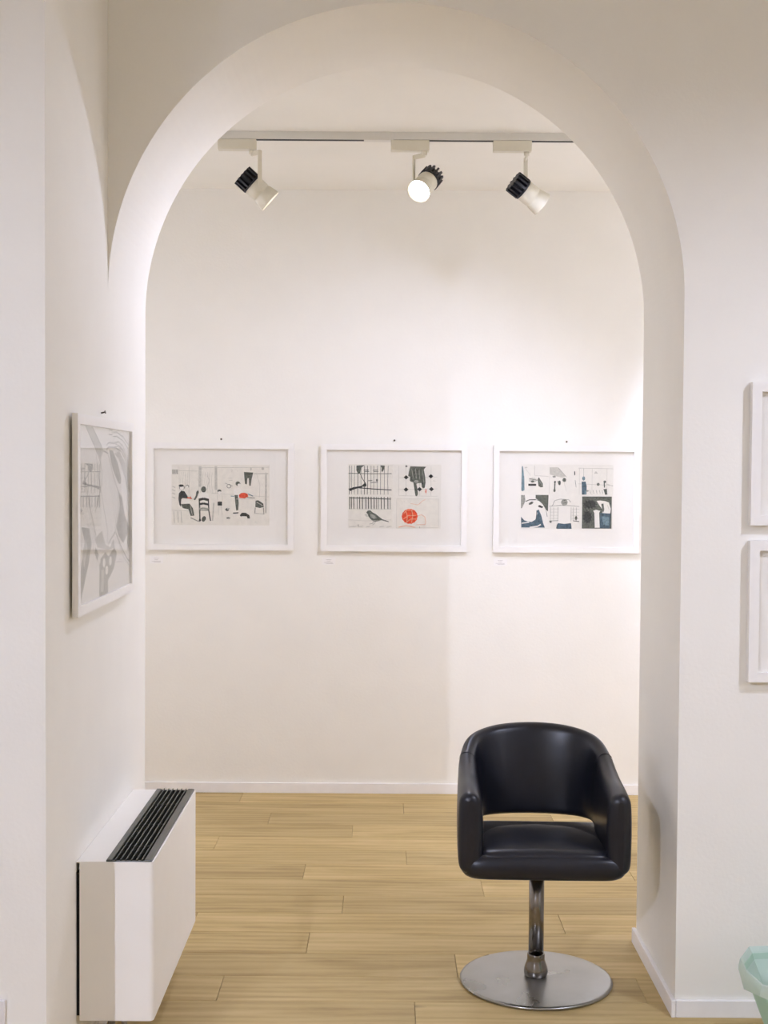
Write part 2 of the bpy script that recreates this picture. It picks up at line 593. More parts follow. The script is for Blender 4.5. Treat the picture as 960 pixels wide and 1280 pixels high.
def make_chair(loc, rz):
    root = empty('swivel_armchair', loc, rz)
    tag(root, 'black leather tub armchair on a round steel pedestal, standing in the arch', 'chair')
    # backrest with arms: loft round the seat. x, y, z_bottom, z_top, thickness, lean
    half = [(-0.218, -0.238, 0.405, 0.647, 0.062, 0.000),
            (-0.218, -0.170, 0.405, 0.655, 0.062, 0.000),
            (-0.218, -0.080, 0.405, 0.662, 0.059, 0.000),
            (-0.215, 0.005, 0.410, 0.677, 0.055, 0.002),
            (-0.203, 0.085, 0.464, 0.703, 0.048, 0.012),
            (-0.170, 0.150, 0.472, 0.738, 0.045, 0.026),
            (-0.100, 0.190, 0.472, 0.757, 0.044, 0.034),
            (0.000, 0.203, 0.472, 0.763, 0.044, 0.038)]
    full = half + [(-a[0],) + a[1:] for a in half[-2::-1]]
    path = catmull(full, 5)
    rows = []
    n = len(path)

    def section(i, scale=1.0, push=0.0, zs=0.0):
        x, y, zb, zt, th, lean = path[i]
        a = path[max(i - 1, 0)]
        b = path[min(i + 1, n - 1)]
        t = Vector((b[0] - a[0], b[1] - a[1])).normalized()
        out = Vector((-t.y, t.x))                      # outward (path runs left front -> back -> right front)
        pts = []
        h = zt - zb - 2 * zs
        hw = th / 2 * scale
        r = hw * 0.98
        prof = []
        for an in range(0, 181, 30):                   # rounded top
            prof.append((hw * math.cos(math.radians(an)), h - r + r * math.sin(math.radians(an))))
        prof += [(-hw, h * 0.75), (-hw, h * 0.5), (-hw, h * 0.25)]
        rb = hw * 0.95
        for an in range(180, 361, 30):
            c = math.cos(math.radians(an))
            prof.append(((hw - rb) * (1 if c > 0.01 else -1 if c < -0.01 else 0) + rb * c, rb + rb * math.sin(math.radians(an))))
        prof += [(hw, h * 0.25), (hw, h * 0.5), (hw, h * 0.75)]
        for d, z in prof:
            # soft inner padding: middle of the back bulges forwards a little
            bul = -0.010 * math.sin(math.pi * max(0, min(1, z / h))) if d < 0 else 0.004 * math.sin(math.pi * max(0, min(1, z / h)))
            dd = d + bul * scale + lean * (z / h)
            p = Vector((x, y)) + out * dd + t * push
            pts.append((p.x, p.y, zb + zs + z))
        return pts

    rows.append(section(0, 0.25, -0.019, 0.022))
    rows.append(section(0, 0.62, -0.0165, 0.013))
    rows.append(section(0, 0.88, -0.010, 0.004))
    for i in range(n):
        rows.append(section(i))
    rows.append(section(n - 1, 0.88, 0.010, 0.004))
    rows.append(section(n - 1, 0.62, 0.0165, 0.013))
    rows.append(section(n - 1, 0.25, 0.019, 0.022))
    m = MB()
    m.grid(rows, closed=True)
    m.face(rows[0])
    m.face(rows[-1])
    sh = m.build('backrest', M['leather'], root)
    md = sh.modifiers.new('sub', 'SUBSURF')
    md.levels = md.render_levels = 1
    # piping seams where the top roll meets the arms
    for s in (-1, 1):
        i = 3 * 5 + 4 if s < 0 else n - 1 - (3 * 5 + 4)
        sec = section(i, 1.03)
        ring = sec[0:8]
        mm = MB()
        rr = []
        for p in ring:
            rr.append([(p[0], p[1] + dy, p[2] + dz) for dy, dz in ((-0.0012, 0), (0, 0.0014), (0.0012, 0), (0, -0.0014))])
        mm.grid(rr, closed=True)
        mm.build('seam', M['leather'], sh)

    # seat pan and cushion: superellipse slabs
    def slab(hx, y0, y1, z0, z1, crown, e, rnd, slope=0.0, nx=28):
        """closed pillow: rings from bottom centre to top centre"""
        cy, hy = (y0 + y1) / 2, (y1 - y0) / 2
        rings = []
        prof = [(0.0, 0.0), (0.5, 0.0), (0.9, 0.0)]
        H = z1 - z0
        for a in range(-90, 91, 18):
            prof.append((1 - rnd + rnd * math.cos(math.radians(a)), 0.5 + 0.5 * math.sin(math.radians(a))))
        prof += [(0.86, 1.0), (0.7, 1.0), (0.5, 1.0), (0.25, 1.0), (0.001, 1.0)]
        prof[0] = (0.001, 0.0)
        M_ = 72
        for ip, (r, hgt) in enumerate(prof):
            ring = []
            for i in range(M_):
                an = 2 * math.pi * i / M_
                c, s_ = math.cos(an), math.sin(an)
                x = hx * r * math.copysign(abs(c) ** (2 / e), c)
                y = hy * r * math.copysign(abs(s_) ** (2 / e), s_)
                z = z0 + H * hgt
                if hgt > 0.5:
                    z += crown * (1 - (x / hx) ** 2) * (1 - (y / hy) ** 4) * (hgt - 0.5) * 2
                    z -= slope * (y + hy) / (2 * hy)
                ring.append((x, y + cy, z))
            rings.append(ring)
        mm = MB()
        mm.grid(rings, closed=True)
        mm.face(rings[0][::-1])
        mm.face(rings[-1])
        return mm

    slab(0.246, -0.266, 0.165, 0.391, 0.462, 0.0, 9, 0.11).build('seat_pan', M['leather'], root)
    slab(0.198, -0.252, 0.168, 0.435, 0.474, 0.016, 10, 0.12, slope=0.028).build('seat', M['leather'], root)
    # pedestal
    m = MB()
    m.box(-0.09, 0.09, -0.09, 0.09, 0.380, 0.393)
    m.build('mounting_plate', M['nail'], root, bevel=0.003)
    m = MB()
    m.lathe([(0.0235, 0.045), (0.0235, 0.384)], n=40)
    m.build('column', M['chrome'], root)
    m = MB()
    m.lathe([(0.031, 0.016), (0.0345, 0.020), (0.0365, 0.027), (0.0370, 0.034), (0.0360, 0.042), (0.0335, 0.051), (0.0305, 0.059), (0.0282, 0.066), (0.0272, 0.074), (0.0272, 0.086), (0.0262, 0.088), (0.0240, 0.0885)], n=48)
    m.build('collar', M['chrome'], root)
    m = MB()
    m.lathe([(0.228, 0.000), (0.234, 0.003), (0.2355, 0.007), (0.233, 0.0105), (0.226, 0.012), (0.15, 0.0148), (0.06, 0.0175), (0.0, 0.018)], n=96, cap1=False)
    m.build('base_disc', M['steel'], root)
    return root


make_chair((0.480, 4.047, 0), math.radians(-1.5))


# ------------------------------------------------------------------ radiator / fan coil on the left wall
def make_radiator():
    x0, x1, y0, y1, z0, z1 = -0.784, -0.592, 3.393, 4.17, 0.143, 0.561
    root = empty('fan_coil_radiator', ((x0 + x1) / 2, (y0 + y1) / 2, z0))
    tag(root, 'white metal fan-coil radiator with black top grille, hung on the left wall', 'radiator')
    ox, oy, oz = root.location

    def P(name, boxes, mat, parent=root, bevel=0.0, seg=2):
        m = MB()
        for b in boxes:
            m.box(b[0] - ox, b[1] - ox, b[2] - oy, b[3] - oy, b[4] - oz, b[5] - oz)
        return m.build(name, mat, parent, bevel=bevel, seg=seg)

    gx0, gx1 = -0.716, -0.597
    # casing wraps front and both ends with rounded corners
    m = MB()
    r = 0.012

    def outline(ins):
        pts = [(x0, y0 + ins)]
        for an in range(-90, 1, 15):
            a = math.radians(an)
            pts.append((x1 - ins - (r) + r * math.cos(a), y0 + ins + r + r * math.sin(a)))
        for an in range(0, 91, 15):
            a = math.radians(an)
            pts.append((x1 - ins - r + r * math.cos(a), y1 - ins - r + r * math.sin(a)))
        pts.append((x0, y1 - ins))
        return pts
    oo, ii = outline(0.0), outline(0.004)
    zt = z1 - 0.0012
    L = lambda pts, z: [(p[0] - ox, p[1] - oy, z - oz) for p in pts]
    m.grid([L(oo, z0), L(oo, zt), L(ii, zt), L(ii, z0), L(oo, z0)], smooth=False)
    m.build('casing', M['casing'], root)
    P('top_panel', [(XL + 0.0008, gx0, y0 + 0.0005, y1 - 0.0005, z1 - 0.004, z1)], M['casing'], bevel=0.001)
    P('front_lip', [(gx1 + 0.0005, x1 - 0.0005, y0 + 0.006, y1 - 0.006, z1 - 0.004, z1 - 0.0005)], M['casing'])
    P('bottom_panel', [(x0 + 0.001, x1 - 0.005, y0 + 0.005, y1 - 0.005, z0 + 0.004, z0 + 0.008)], M['casing'])
    P('recess_shade_tray', [(x0 + 0.004, x1 - 0.006, y0 + 0.006, y1 - 0.006, z1 - 0.07, z1 - 0.062)], M['void'])  # near-black sheet, puts the shade of the hollow casing into colour
    P('gap_shade_plate', [(XL + 0.0005, x0 - 0.0002, y0 + 0.004, y1 - 0.004, z0 + 0.012, z1 - 0.03)], M['void'])  # black filler painted as the shade in the gap behind the casing
    # grille
    g = P('grille', [(gx0, gx0 + 0.016, y0 + 0.004, y1 - 0.004, z1 - 0.010, z1 + 0.004),
                     (gx1 - 0.020, gx1, y0 + 0.004, y1 - 0.004, z1 - 0.010, z1 + 0.004),
                     (gx0, gx1, y0 + 0.004, y0 + 0.014, z1 - 0.012, z1 + 0.001),
                     (gx0, gx1, y1 - 0.014, y1 - 0.004, z1 - 0.012, z1 + 0.001)], M['grille'], bevel=0.0025)
    n = 6
    a, b = gx0 + 0.016, gx1 - 0.020
    for i in range(n):
        cx = a + (b - a) * (i + 0.5) / n + 0.001
        mm = MB()
        mm.box(cx - 0.0016 - ox, cx + 0.0016 - ox, y0 + 0.006 - oy, y1 - 0.006 - oy, z1 - 0.016 - oz, z1 + 0.005 - oz)
        mm.build('slat', M['grille'], g, bevel=0.0008, seg=1)
    for yy in (y0 + 0.165, y0 + 0.385, y1 - 0.165):
        mm = MB()
        mm.box(gx0 + 0.012 - ox, gx1 - 0.016 - ox, yy - 0.004 - oy, yy + 0.004 - oy, z1 - 0.018 - oz, z1 - 0.006 - oz)
        mm.build('cross_rib', M['grille'], g)
    # feed pipes dropping out of the underside
    for px, py, rr in ((-0.735, 3.56, 0.010), (-0.708, 3.60, 0.008)):
        mm = MB()
        mm.lathe([(rr, 0.0), (rr, z0 + 0.006)], origin=(px - ox, py - oy, -oz), n=16)
        mm.lathe([(rr * 1.8, 0.0), (rr * 1.8, 0.004)], origin=(px - ox, py - oy, -oz), n=16)
        mm.build('pipe', M['pipe'], root)
    return root


make_radiator()


# ------------------------------------------------------------------ framed pictures
class Ink:
    """flat print built from thin ink shapes in the picture plane (x right, z up, metres)"""
    def __init__(s, fx, names):
        s.fx, s.names, s.mb, s.y = fx, names, MB(), 0.0

    def idx(s, c):
        return s.names.index(c)

    def poly(s, pts, c):
        s.y -= 0.000012
        s.mb.face([(p[0], s.y, p[1]) for p in [s.fx(*q) for q in pts]], s.idx(c))

    def line(s, pts, w, c):
        """w in source units"""
        s.y -= 0.000012
        for (xa, ya), (xb, yb) in zip(pts[:-1], pts[1:]):
            dx, dy = xb - xa, yb - ya
            l = math.hypot(dx, dy) or 1
            nx, ny = -dy / l * w / 2, dx / l * w / 2
            q = [s.fx(xa + nx, ya + ny), s.fx(xb + nx, yb + ny), s.fx(xb - nx, yb - ny), s.fx(xa - nx, ya - ny)]
            s.mb.face([(p[0], s.y, p[1]) for p in q], s.idx(c))

    def rect(s, x0, y0, x1, y1, c):
        s.poly([(x0, y0), (x1, y0), (x1, y1), (x0, y1)], c)

    def ell(s, cx, cy, rx, ry, c, wob=0.0, n=22, rot=0.0):
        pts = []
        for i in range(n):
            a = 2 * math.pi * i / n
            k = 1 + wob * math.sin(3.1 * i + 1.7)
            x, y = rx * k * math.cos(a), ry * k * math.sin(a)
            pts.append((cx + x * math.cos(rot) - y * math.sin(rot), cy + x * math.sin(rot) + y * math.cos(rot)))
        s.poly(pts, c)


INKS = ['plate', 'K', 'GN', 'G', 'LG', 'R', 'O', 'T', 'T2', 'W', 'plate2', 'PG', 'MG']


def make_frame(loc, rz, w, h, label, draw=None, fx=None, face=0.028, depth=0.026, paper='paper', nail=True, group='white framed prints'):
    """loc: centre of the picture on the wall plane; front looks along local -Y"""
    root = empty('framed_print', (loc[0], loc[1], loc[2] - h / 2), rz)
    tag(root, label, 'picture', group)
    zc = h / 2
    W2, H2 = w / 2, h / 2

    def side(a, b, c, d):
        # mitred moulding: a,b outer corners, c,d inner corners
        m = MB()
        f = [(p[0], -depth, p[1] + zc) for p in (a, b, c, d)]
        k = [(p[0], -0.002, p[1] + zc) for p in (a, b, c, d)]
        m.grid([f, k], closed=True, smooth=False)
        m.face(f)
        m.face(k)
        m.build('frame_side', M['frame'], root, bevel=0.0012, seg=1)
    i, j = W2 - face, H2 - face
    side((-W2, H2), (W2, H2), (i, j), (-i, j))
    side((W2, -H2), (-W2, -H2), (-i, -j), (i, -j))
    side((-W2, -H2), (-W2, H2), (-i, j), (-i, -j))
    side((W2, H2), (W2, -H2), (i, -j), (i, j))
    m = MB()
    m.box(-W2 + 0.004, W2 - 0.004, -0.009, -0.0015, zc - H2 + 0.004, zc + H2 - 0.004)
    m.build('paper', M[paper], root)
    if draw:
        ink = Ink(lambda u, v: (lambda p: (p[0], p[1] + zc))(fx(u, v)), INKS)
        draw(ink)
        ink.mb.build('print', [M[c] for c in INKS], root, loc=(0, -0.0093, 0), fix=False)
    m = MB()
    gy = -min(0.0160, depth - 0.0045)
    m.box(-i - 0.003, i + 0.003, gy, gy + 0.0015, zc - j - 0.003, zc + j + 0.003)
    m.build('glass', M['glass'], root)
    if nail:
        m = MB()
        m.lathe([(0.0022, 0.0), (0.0022, 0.010), (0.0048, 0.011), (0.0048, 0.013)], origin=(0.0, 0.004, zc + H2 + 0.016), axis=(0, -1, 0.25), n=12)
        m.build('nail', M['nail'], root)
    return root


PXM = 6.411 / 1650.0     # metres per photo pixel on the back wall


def crop_fx(u0, v0, sc, cu, cv):
    return lambda x, y: (((u0 + x / sc) - cu) * PXM, -((v0 + y / sc) - cv) * PXM)


# --- print 1: kitchen scene
def draw_family(k):
    k.rect(65, 42, 935, 580, 'plate')
    # doors, curtains, wall lines
    for x in (132, 220, 305, 318, 455, 468):
        k.line([(x, 60), (x + 2, 300)], 3, 'LG')
    k.rect(308, 55, 330, 240, 'LG')
    k.rect(448, 55, 468, 265, 'LG')
    k.line([(318, 70), (930, 62)], 4, 'LG')
    k.line([(130, 98), (300, 100)], 4, 'LG')
    for x in (150, 170, 190, 210, 345, 365, 385, 405, 425):
        k.line([(x, 110), (x - 6, 200), (x + 4, 290)], 2.5, 'LG')
    k.line([(380, 130), (400, 180), (380, 260)], 5, 'LG')
    k.line([(820, 120), (850, 220), (845, 330)], 3, 'LG')
    k.line([(795, 120), (925, 118)], 8, 'LG')
    k.rect(895, 110, 912, 470, 'LG')
    k.rect(70, 86, 124, 128, 'LG')
    for x in (75, 92, 110):
        k.line([(x, 90), (x + 4, 126)], 6, 'G')
    for yy in (235, 265, 295, 330):
        k.line([(68, yy), (98, yy + 12)], 8, 'LG')
    k.line([(70, 450), (240, 456)], 4, 'LG')
    for x in (85, 120, 150):
        k.line([(x, 460), (x + 6, 560)], 8, 'LG')
    k.line([(420, 295), (930, 325)], 3, 'LG')
    k.line([(400, 400), (400, 500)], 3, 'LG')
    k.line([(440, 380), (430, 540)], 12, 'LG')
    # seated man on the left
    k.poly([(130, 300), (150, 275), (180, 280), (205, 320), (215, 345), (160, 340), (148, 370), (150, 420), (135, 400), (126, 350)], 'K')
    k.ell(157, 245, 26, 24, 'G', 0.1)
    k.ell(157, 250, 17, 17, 'W')
    k.ell(150, 230, 22, 11, 'K', 0.1)
    k.ell(205, 235, 16, 14, 'G')
    k.ell(203, 240, 10, 10, 'W')
    k.poly([(150, 350), (215, 350), (240, 375), (215, 385), (155, 385)], 'W')
    k.poly([(148, 395), (225, 390), (255, 430), (268, 495), (235, 500), (215, 440), (165, 430)], 'GN')
    k.line([(232, 410), (250, 490)], 4, 'LG')
    k.line([(235, 515), (300, 545), (320, 545)], 9, 'G')
    k.line([(205, 335), (245, 345)], 9, 'R')
    k.line([(230, 325), (240, 345)], 6, 'R')
    # standing dark figure / cloth
    k.poly([(285, 285), (300, 268), (308, 285), (295, 325), (275, 360), (262, 352), (280, 320)], 'GN')
    # chair in front with sitter
    k.poly([(300, 345), (310, 300), (345, 285), (390, 300), (400, 345)], 'W')
    k.ell(350, 262, 23, 27, 'GN', 0.06)
    k.line([(312, 345), (318, 545)], 13, 'GN')
    k.line([(392, 345), (396, 450), (412, 542)], 10, 'K')
    k.line([(308, 355), (350, 345), (396, 357)], 22, 'K')
    k.line([(310, 395), (350, 387), (394, 397)], 18, 'K')
    k.line([(312, 435), (350, 430), (394, 437)], 16, 'G')
    k.line([(320, 448), (390, 448)], 6, 'K')
    k.ell(352, 525, 18, 26, 'GN', 0.1, rot=0.4)
    k.ell(318, 535, 10, 12, 'K')
    # child
    k.ell(490, 275, 17, 13, 'GN', 0.1)
    k.ell(492, 290, 13, 12, 'W')
    k.line([(470, 310), (475, 360)], 3, 'LG')
    k.line([(515, 310), (520, 360)], 3, 'LG')
    k.rect(474, 370, 514, 405, 'K')
    k.line([(482, 410), (482, 490)], 4, 'LG')
    k.line([(506, 410), (515, 490)], 4, 'LG')
    # toy, spill
    k.ell(560, 440, 16, 14, 'GN', 0.2)
    k.ell(566, 434, 6, 6, 'W')
    k.ell(570, 515, 18, 7, 'GN', 0.2)
    k.line([(540, 440), (580, 430)], 4, 'GN')
    # clock and shelf
    k.ell(575, 232, 21, 19, 'G')
    k.ell(575, 232, 14, 13, 'plate')
    k.line([(540, 205), (610, 232)], 4, 'G')
    k.line([(565, 160), (605, 160)], 4, 'LG')
    k.line([(575, 180), (605, 180)], 4, 'LG')
    # person at the table
    k.ell(655, 210, 22, 20, 'GN', 0.1, rot=0.5)
    k.ell(665, 222, 13, 14, 'W')
    k.poly([(615, 255), (660, 240), (700, 280), (665, 335), (620, 310)], 'W')
    k.poly([(625, 310), (655, 310), (662, 380), (658, 445), (640, 448), (632, 380)], 'GN')
    k.line([(612, 472), (660, 468)], 10, 'K')
    k.line([(592, 320), (622, 322)], 7, 'T2')
    # red dish, table
    k.poly([(663, 310), (685, 292), (715, 290), (742, 300), (745, 325), (715, 340), (668, 335)], 'R')
    k.line([(745, 300), (790, 320)], 8, 'T2')
    k.line([(735, 330), (805, 336)], 9, 'G')
    k.line([(640, 345), (790, 345)], 4, 'LG')
    # trousers hanging
    k.poly([(708, 105), (790, 110), (776, 170), (768, 228), (755, 226), (752, 160), (738, 162), (735, 215), (718, 212), (712, 160)], 'GN')
    k.line([(722, 120), (765, 122)], 6, 'K')
    k.ell(770, 80, 8, 14, 'LG')
    k.ell(875, 75, 12, 12, 'LG')
    # stool
    k.poly([(812, 360), (835, 355), (880, 385), (885, 415), (850, 425), (810, 415)], 'GN')
    k.line([(810, 420), (806, 475)], 7, 'G')
    k.line([(882, 420), (886, 478)], 7, 'G')
    k.line([(806, 472), (890, 478)], 4, 'G')
    k.line([(820, 372), (878, 405)], 5, 'LG')
    # cat on the floor
    k.poly([(672, 490), (690, 468), (725, 468), (758, 490), (762, 518), (742, 518), (735, 500), (700, 498), (680, 502)], 'K')
    random.seed(3)
    for _ in range(26):
        x, y = random.uniform(75, 925), random.uniform(60, 560)
        k.line([(x, y), (x + random.uniform(-14, 14), y + random.uniform(4, 16))], 2.5, 'LG')


# --- print 2: four panels: face behind bars, hand, bird, red ball of yarn
def draw_four(k):
    k.rect(-45, 5, 970, 705, 'plate2')
    k.rect(-45, 5, 440, 345, 'plate')
    k.rect(-35, 360, 440, 700, 'plate')
    k.rect(485, 378, 945, 700, 'plate')
    for x in (-30, -5, 25, 60, 98, 135, 165, 205, 235, 275, 310, 350, 392):
        k.line([(x, 20), (x + random.uniform(-5, 5), 180), (x, 335)], 4.5 if (x % 3) else 7, 'GN')
    k.line([(-40, 105), (200, 108), (430, 106)], 7, 'GN')
    k.line([(-20, 290), (60, 262), (150, 268), (250, 276), (430, 284)], 10, 'K')
    # face
    k.poly([(45, 20), (135, 14), (98, 45), (88, 100), (62, 110), (45, 70)], 'GN')
    k.poly([(305, 15), (355, 20), (350, 50), (330, 90), (318, 80), (322, 45)], 'GN')
    k.line([(88, 110), (110, 160), (140, 205), (150, 230)], 7, 'K')
    k.poly([(110, 232), (145, 205), (158, 232), (150, 250), (100, 250)], 'K')
    k.poly([(-42, 275), (20, 255), (110, 240), (110, 258), (20, 278), (-20, 300)], 'K')
    for x0 in (125, 225):
        k.line([(x0, 70), (x0 + 55, 68)], 8, 'GN')
        k.line([(x0 + 5, 85), (x0 + 60, 86)], 7, 'GN')
    k.line([(175, 185), (220, 182)], 7, 'GN')
    k.ell(270, 178, 11, 14, 'GN', 0.2)
    k.line([(200, 205), (280, 200)], 6, 'K')
    # fence panel over the bird
    k.line([(-30, 372), (150, 376), (425, 384)], 9, 'K')
    for x in (-28, -8, 18, 55, 82, 112, 150, 178, 208, 240, 265, 285, 318, 350, 390, 415):
        k.line([(x, 360), (x + 2, 496)], 6.5 if x % 2 else 10, 'GN')
    k.line([(-20, 492), (430, 492)], 4, 'LG')
    # bird
    k.poly([(155, 532), (172, 510), (200, 508), (225, 530), (262, 550), (300, 580), (330, 602), (405, 628), (400, 634), (320, 616),
            (270, 628), (235, 628), (205, 605), (180, 575), (172, 550)], 'GN')
    k.poly([(200, 545), (235, 555), (275, 590), (240, 600), (205, 580)], 'G')
    k.poly([(135, 555), (160, 545), (178, 575), (160, 580)], 'LG')
    k.line([(235, 630), (225, 650), (190, 658)], 5, 'G')
    k.line([(258, 630), (240, 655), (225, 668)], 5, 'G')
    k.line([(-40, 612), (150, 622), (430, 610)], 3, 'LG')
    for x in (-30, 10, 70, 150, 300, 380):
        k.line([(x, 690), (x + 50, 680)], 7, 'LG')
    k.ell(70, 675, 10, 16, 'LG', 0.2)
    # tiled floor with hand
    for x in (588, 735, 860):
        k.line([(x, 20), (x, 345)], 3.5, 'LG')
    for y in (150, 278):
        k.line([(505, y), (930, y - 10)], 3.5, 'LG')
    k.line([(505, 20), (510, 345), (930, 350)], 3, 'LG')
    for cx, cy in ((588, 145), (588, 278), (735, 274), (858, 132), (865, 272)):
        k.poly([(cx - 27, cy), (cx, cy - 24), (cx + 27, cy), (cx, cy + 24)], 'K')
    k.ell(590, 24, 12, 9, 'GN')
    k.poly([(632, 25), (805, 28), (780, 60), (796, 140), (800, 200), (792, 255), (775, 264), (760, 250), (755, 205), (718, 208), (700, 215),
            (712, 270), (718, 330), (706, 352), (692, 345), (682, 290), (668, 200), (640, 192), (628, 180), (632, 140), (610, 130), (618, 80)], 'GN')
    for a in (((650, 60), (665, 150)), ((690, 50), (700, 160)), ((730, 60), (735, 170)), ((768, 70), (778, 200))):
        k.line(list(a), 6, 'G')
    k.ell(700, 190, 26, 16, 'G')
    k.line([(640, 120), (650, 180)], 7, 'K')
    k.line([(762, 120), (770, 220)], 7, 'K')
    k.line([(805, 272), (806, 312)], 9, 'R')
    k.line([(790, 290), (812, 330)], 4, 'O')
    k.line([(880, 180), (912, 184)], 5, 'LG')
    # ball of yarn
    k.ell(630, 570, 86, 82, 'R', 0.03, n=28)
    for a in (((565, 540), (600, 500), (660, 500)), ((560, 600), (620, 560), (700, 560)), ((590, 640), (640, 600), (705, 600)),
              ((590, 520), (605, 570), (600, 630)), ((650, 500), (665, 560), (650, 640))):
        k.line(list(a), 7, 'O')
    k.line([(720, 565), (760, 552), (795, 575), (805, 630), (800, 658), (700, 662)], 5, 'O')
    k.line([(640, 430), (720, 445), (770, 400), (800, 385)], 4, 'O')
    k.line([(510, 690), (590, 672), (690, 690)], 8, 'O')
    k.line([(486, 380), (944, 380), (946, 690), (486, 700), (486, 380)], 2.5, 'LG')
    k.line([(738, 680), (740, 700)], 5, 'G')


# --- print 3: six panels in black and petrol blue
def draw_six(k):
    k.rect(48, 45, 920, 655, 'plate2')
    # top left panel
    k.poly([(55, 65), (66, 62), (80, 180), (82, 290), (62, 300), (52, 290)], 'T2')
    k.line([(175, 55), (178, 150), (310, 158)], 4, 'LG')
    k.ell(95, 75, 14, 6, 'LG')
    k.line([(85, 80), (140, 150)], 3, 'LG')
    k.rect(118, 228, 192, 248, 'K')
    k.ell(160, 195, 38, 24, 'LG', 0.1)
    k.ell(158, 206, 16, 10, 'GN')
    k.line([(125, 180), (205, 195)], 5, 'GN')
    k.poly([(205, 185), (218, 165), (232, 190), (255, 225), (258, 258), (235, 262), (215, 250), (210, 220)], 'GN')
    k.line([(225, 200), (250, 250)], 5, 'G')
    # top middle
    k.poly([(318, 72), (395, 70), (470, 155), (440, 170), (318, 140)], 'LG')
    k.line([(400, 75), (480, 165)], 4, 'G')
    k.ell(362, 160, 16, 9, 'G')
    k.line([(370, 200), (366, 300)], 12, 'GN')
    k.ell(366, 290, 11, 16, 'GN')
    k.ell(370, 210, 9, 8, 'K')
    k.ell(412, 218, 13, 22, 'GN', 0.1)
    k.line([(390, 205), (405, 215)], 5, 'GN')
    k.ell(458, 190, 18, 20, 'GN', 0.2)
    k.line([(455, 210), (480, 300)], 3, 'LG')
    k.line([(320, 150), (315, 320)], 3, 'LG')
    # top right
    k.line([(555, 108), (556, 145)], 9, 'K')
    k.line([(560, 190), (570, 260)], 5, 'G')
    for x in (600, 720, 860):
        k.line([(x, 78), (x, 330)], 3, 'LG')
    k.line([(590, 78), (920, 82)], 4, 'LG')
    k.line([(590, 225), (920, 240)], 4, 'LG')
    k.line([(640, 80), (640, 180)], 3, 'G')
    k.ell(640, 175, 14, 20, 'T2')
    k.poly([(622, 205), (660, 205), (670, 250), (668, 326), (625, 328)], 'T')
    k.ell(655, 305, 9, 16, 'T2')
    k.ell(678, 292, 12, 8, 'G')
    k.poly([(735, 130), (755, 105), (778, 130)], 'LG')
    k.ell(778, 230, 14, 14, 'GN', 0.1)
    k.ell(840, 205, 13, 12, 'GN')
    k.line([(835, 215), (838, 260)], 11, 'GN')
    k.poly([(828, 275), (860, 270), (866, 325), (845, 328)], 'GN')
    k.line([(855, 225), (915, 245)], 6, 'LG')
    for x in (700, 730, 760, 790, 815):
        k.line([(x, 285), (x + 8, 318)], 4, 'G')
    # bottom left
    k.rect(50, 332, 310, 645, 'W')
    k.poly([(188, 333), (310, 333), (306, 490), (285, 470), (255, 420), (215, 385), (188, 365)], 'GN')
    k.poly([(50, 335), (85, 335), (92, 390), (60, 460), (50, 460)], 'G')
    k.poly([(52, 540), (85, 575), (150, 590), (190, 565), (200, 480), (218, 470), (245, 530), (262, 600), (278, 642), (55, 642)], 'T')
    k.ell(128, 508, 76, 78, 'W', 0.02)
    k.line([(95, 395), (130, 380), (190, 378)], 9, 'GN')
    k.ell(145, 412, 24, 12, 'GN', 0.2, rot=-0.5)
    k.poly([(210, 440), (225, 428), (262, 445), (250, 458), (222, 450)], 'K')
    k.line([(190, 378), (240, 395), (285, 460), (300, 540)], 4, 'GN')
    k.line([(60, 602), (130, 592)], 9, 'W')
    k.line([(135, 640), (210, 630), (240, 612)], 12, 'W')
    k.line([(200, 480), (195, 560)], 5, 'K')
    # bottom middle
    for x in (330, 360, 400, 525, 545, 575):
        k.line([(x, 450), (x, 580)], 3.5, 'G')
    for y in (465, 495, 525, 555):
        k.line([(325, y), (410, y)], 3, 'LG')
        k.line([(520, y), (600, y)], 3, 'LG')
    k.line([(318, 440), (420, 430), (500, 432), (600, 440)], 5, 'G')
    k.line([(345, 440), (370, 385), (420, 372), (500, 375), (520, 400)], 5, 'G')
    k.ell(460, 402, 31, 31, 'G', 0.06)
    k.line([(440, 390), (470, 380)], 5, 'GN')
    k.line([(445, 412), (482, 405)], 5, 'GN')
    k.poly([(410, 440), (520, 440), (515, 600), (405, 600)], 'W')
    k.poly([(400, 598), (460, 606), (525, 598), (532, 652), (390, 652)], 'T')
    k.line([(395, 610), (388, 650)], 6, 'GN')
    k.ell(572, 550, 12, 20, 'GN', 0.2)
    k.ell(332, 585, 12, 12, 'GN', 0.2)
    k.line([(330, 578), (405, 575)], 6, 'G')
    k.line([(545, 576), (602, 582)], 7, 'GN')
    # bottom right
    k.rect(628, 345, 908, 648, 'GN')
    k.ell(700, 420, 60, 40, 'K', 0.2)
    k.ell(680, 540, 40, 60, 'K', 0.2)
    k.poly([(765, 385), (800, 382), (845, 388), (880, 400), (900, 460), (895, 505), (820, 500), (825, 470), (800, 440), (790, 425)], 'W')
    k.poly([(808, 415), (830, 410), (838, 470), (828, 500), (820, 470)], 'GN')
    k.poly([(835, 400), (875, 405), (892, 470), (888, 500), (842, 500)], 'W')
    k.poly([(732, 480), (760, 470), (800, 480), (790, 500), (797, 640), (750, 640), (745, 500)], 'W')
    k.poly([(800, 500), (895, 505), (898, 560), (888, 645), (797, 645)], 'T')
    k.poly([(815, 530), (885, 540), (880, 620), (830, 610)], 'T2')
    k.line([(865, 420), (885, 470)], 4, 'LG')


def frame_back(u0, v0, u1, v1):
    cu, cv = (u0 + u1) / 2, (v0 + v1) / 2
    return cu, cv


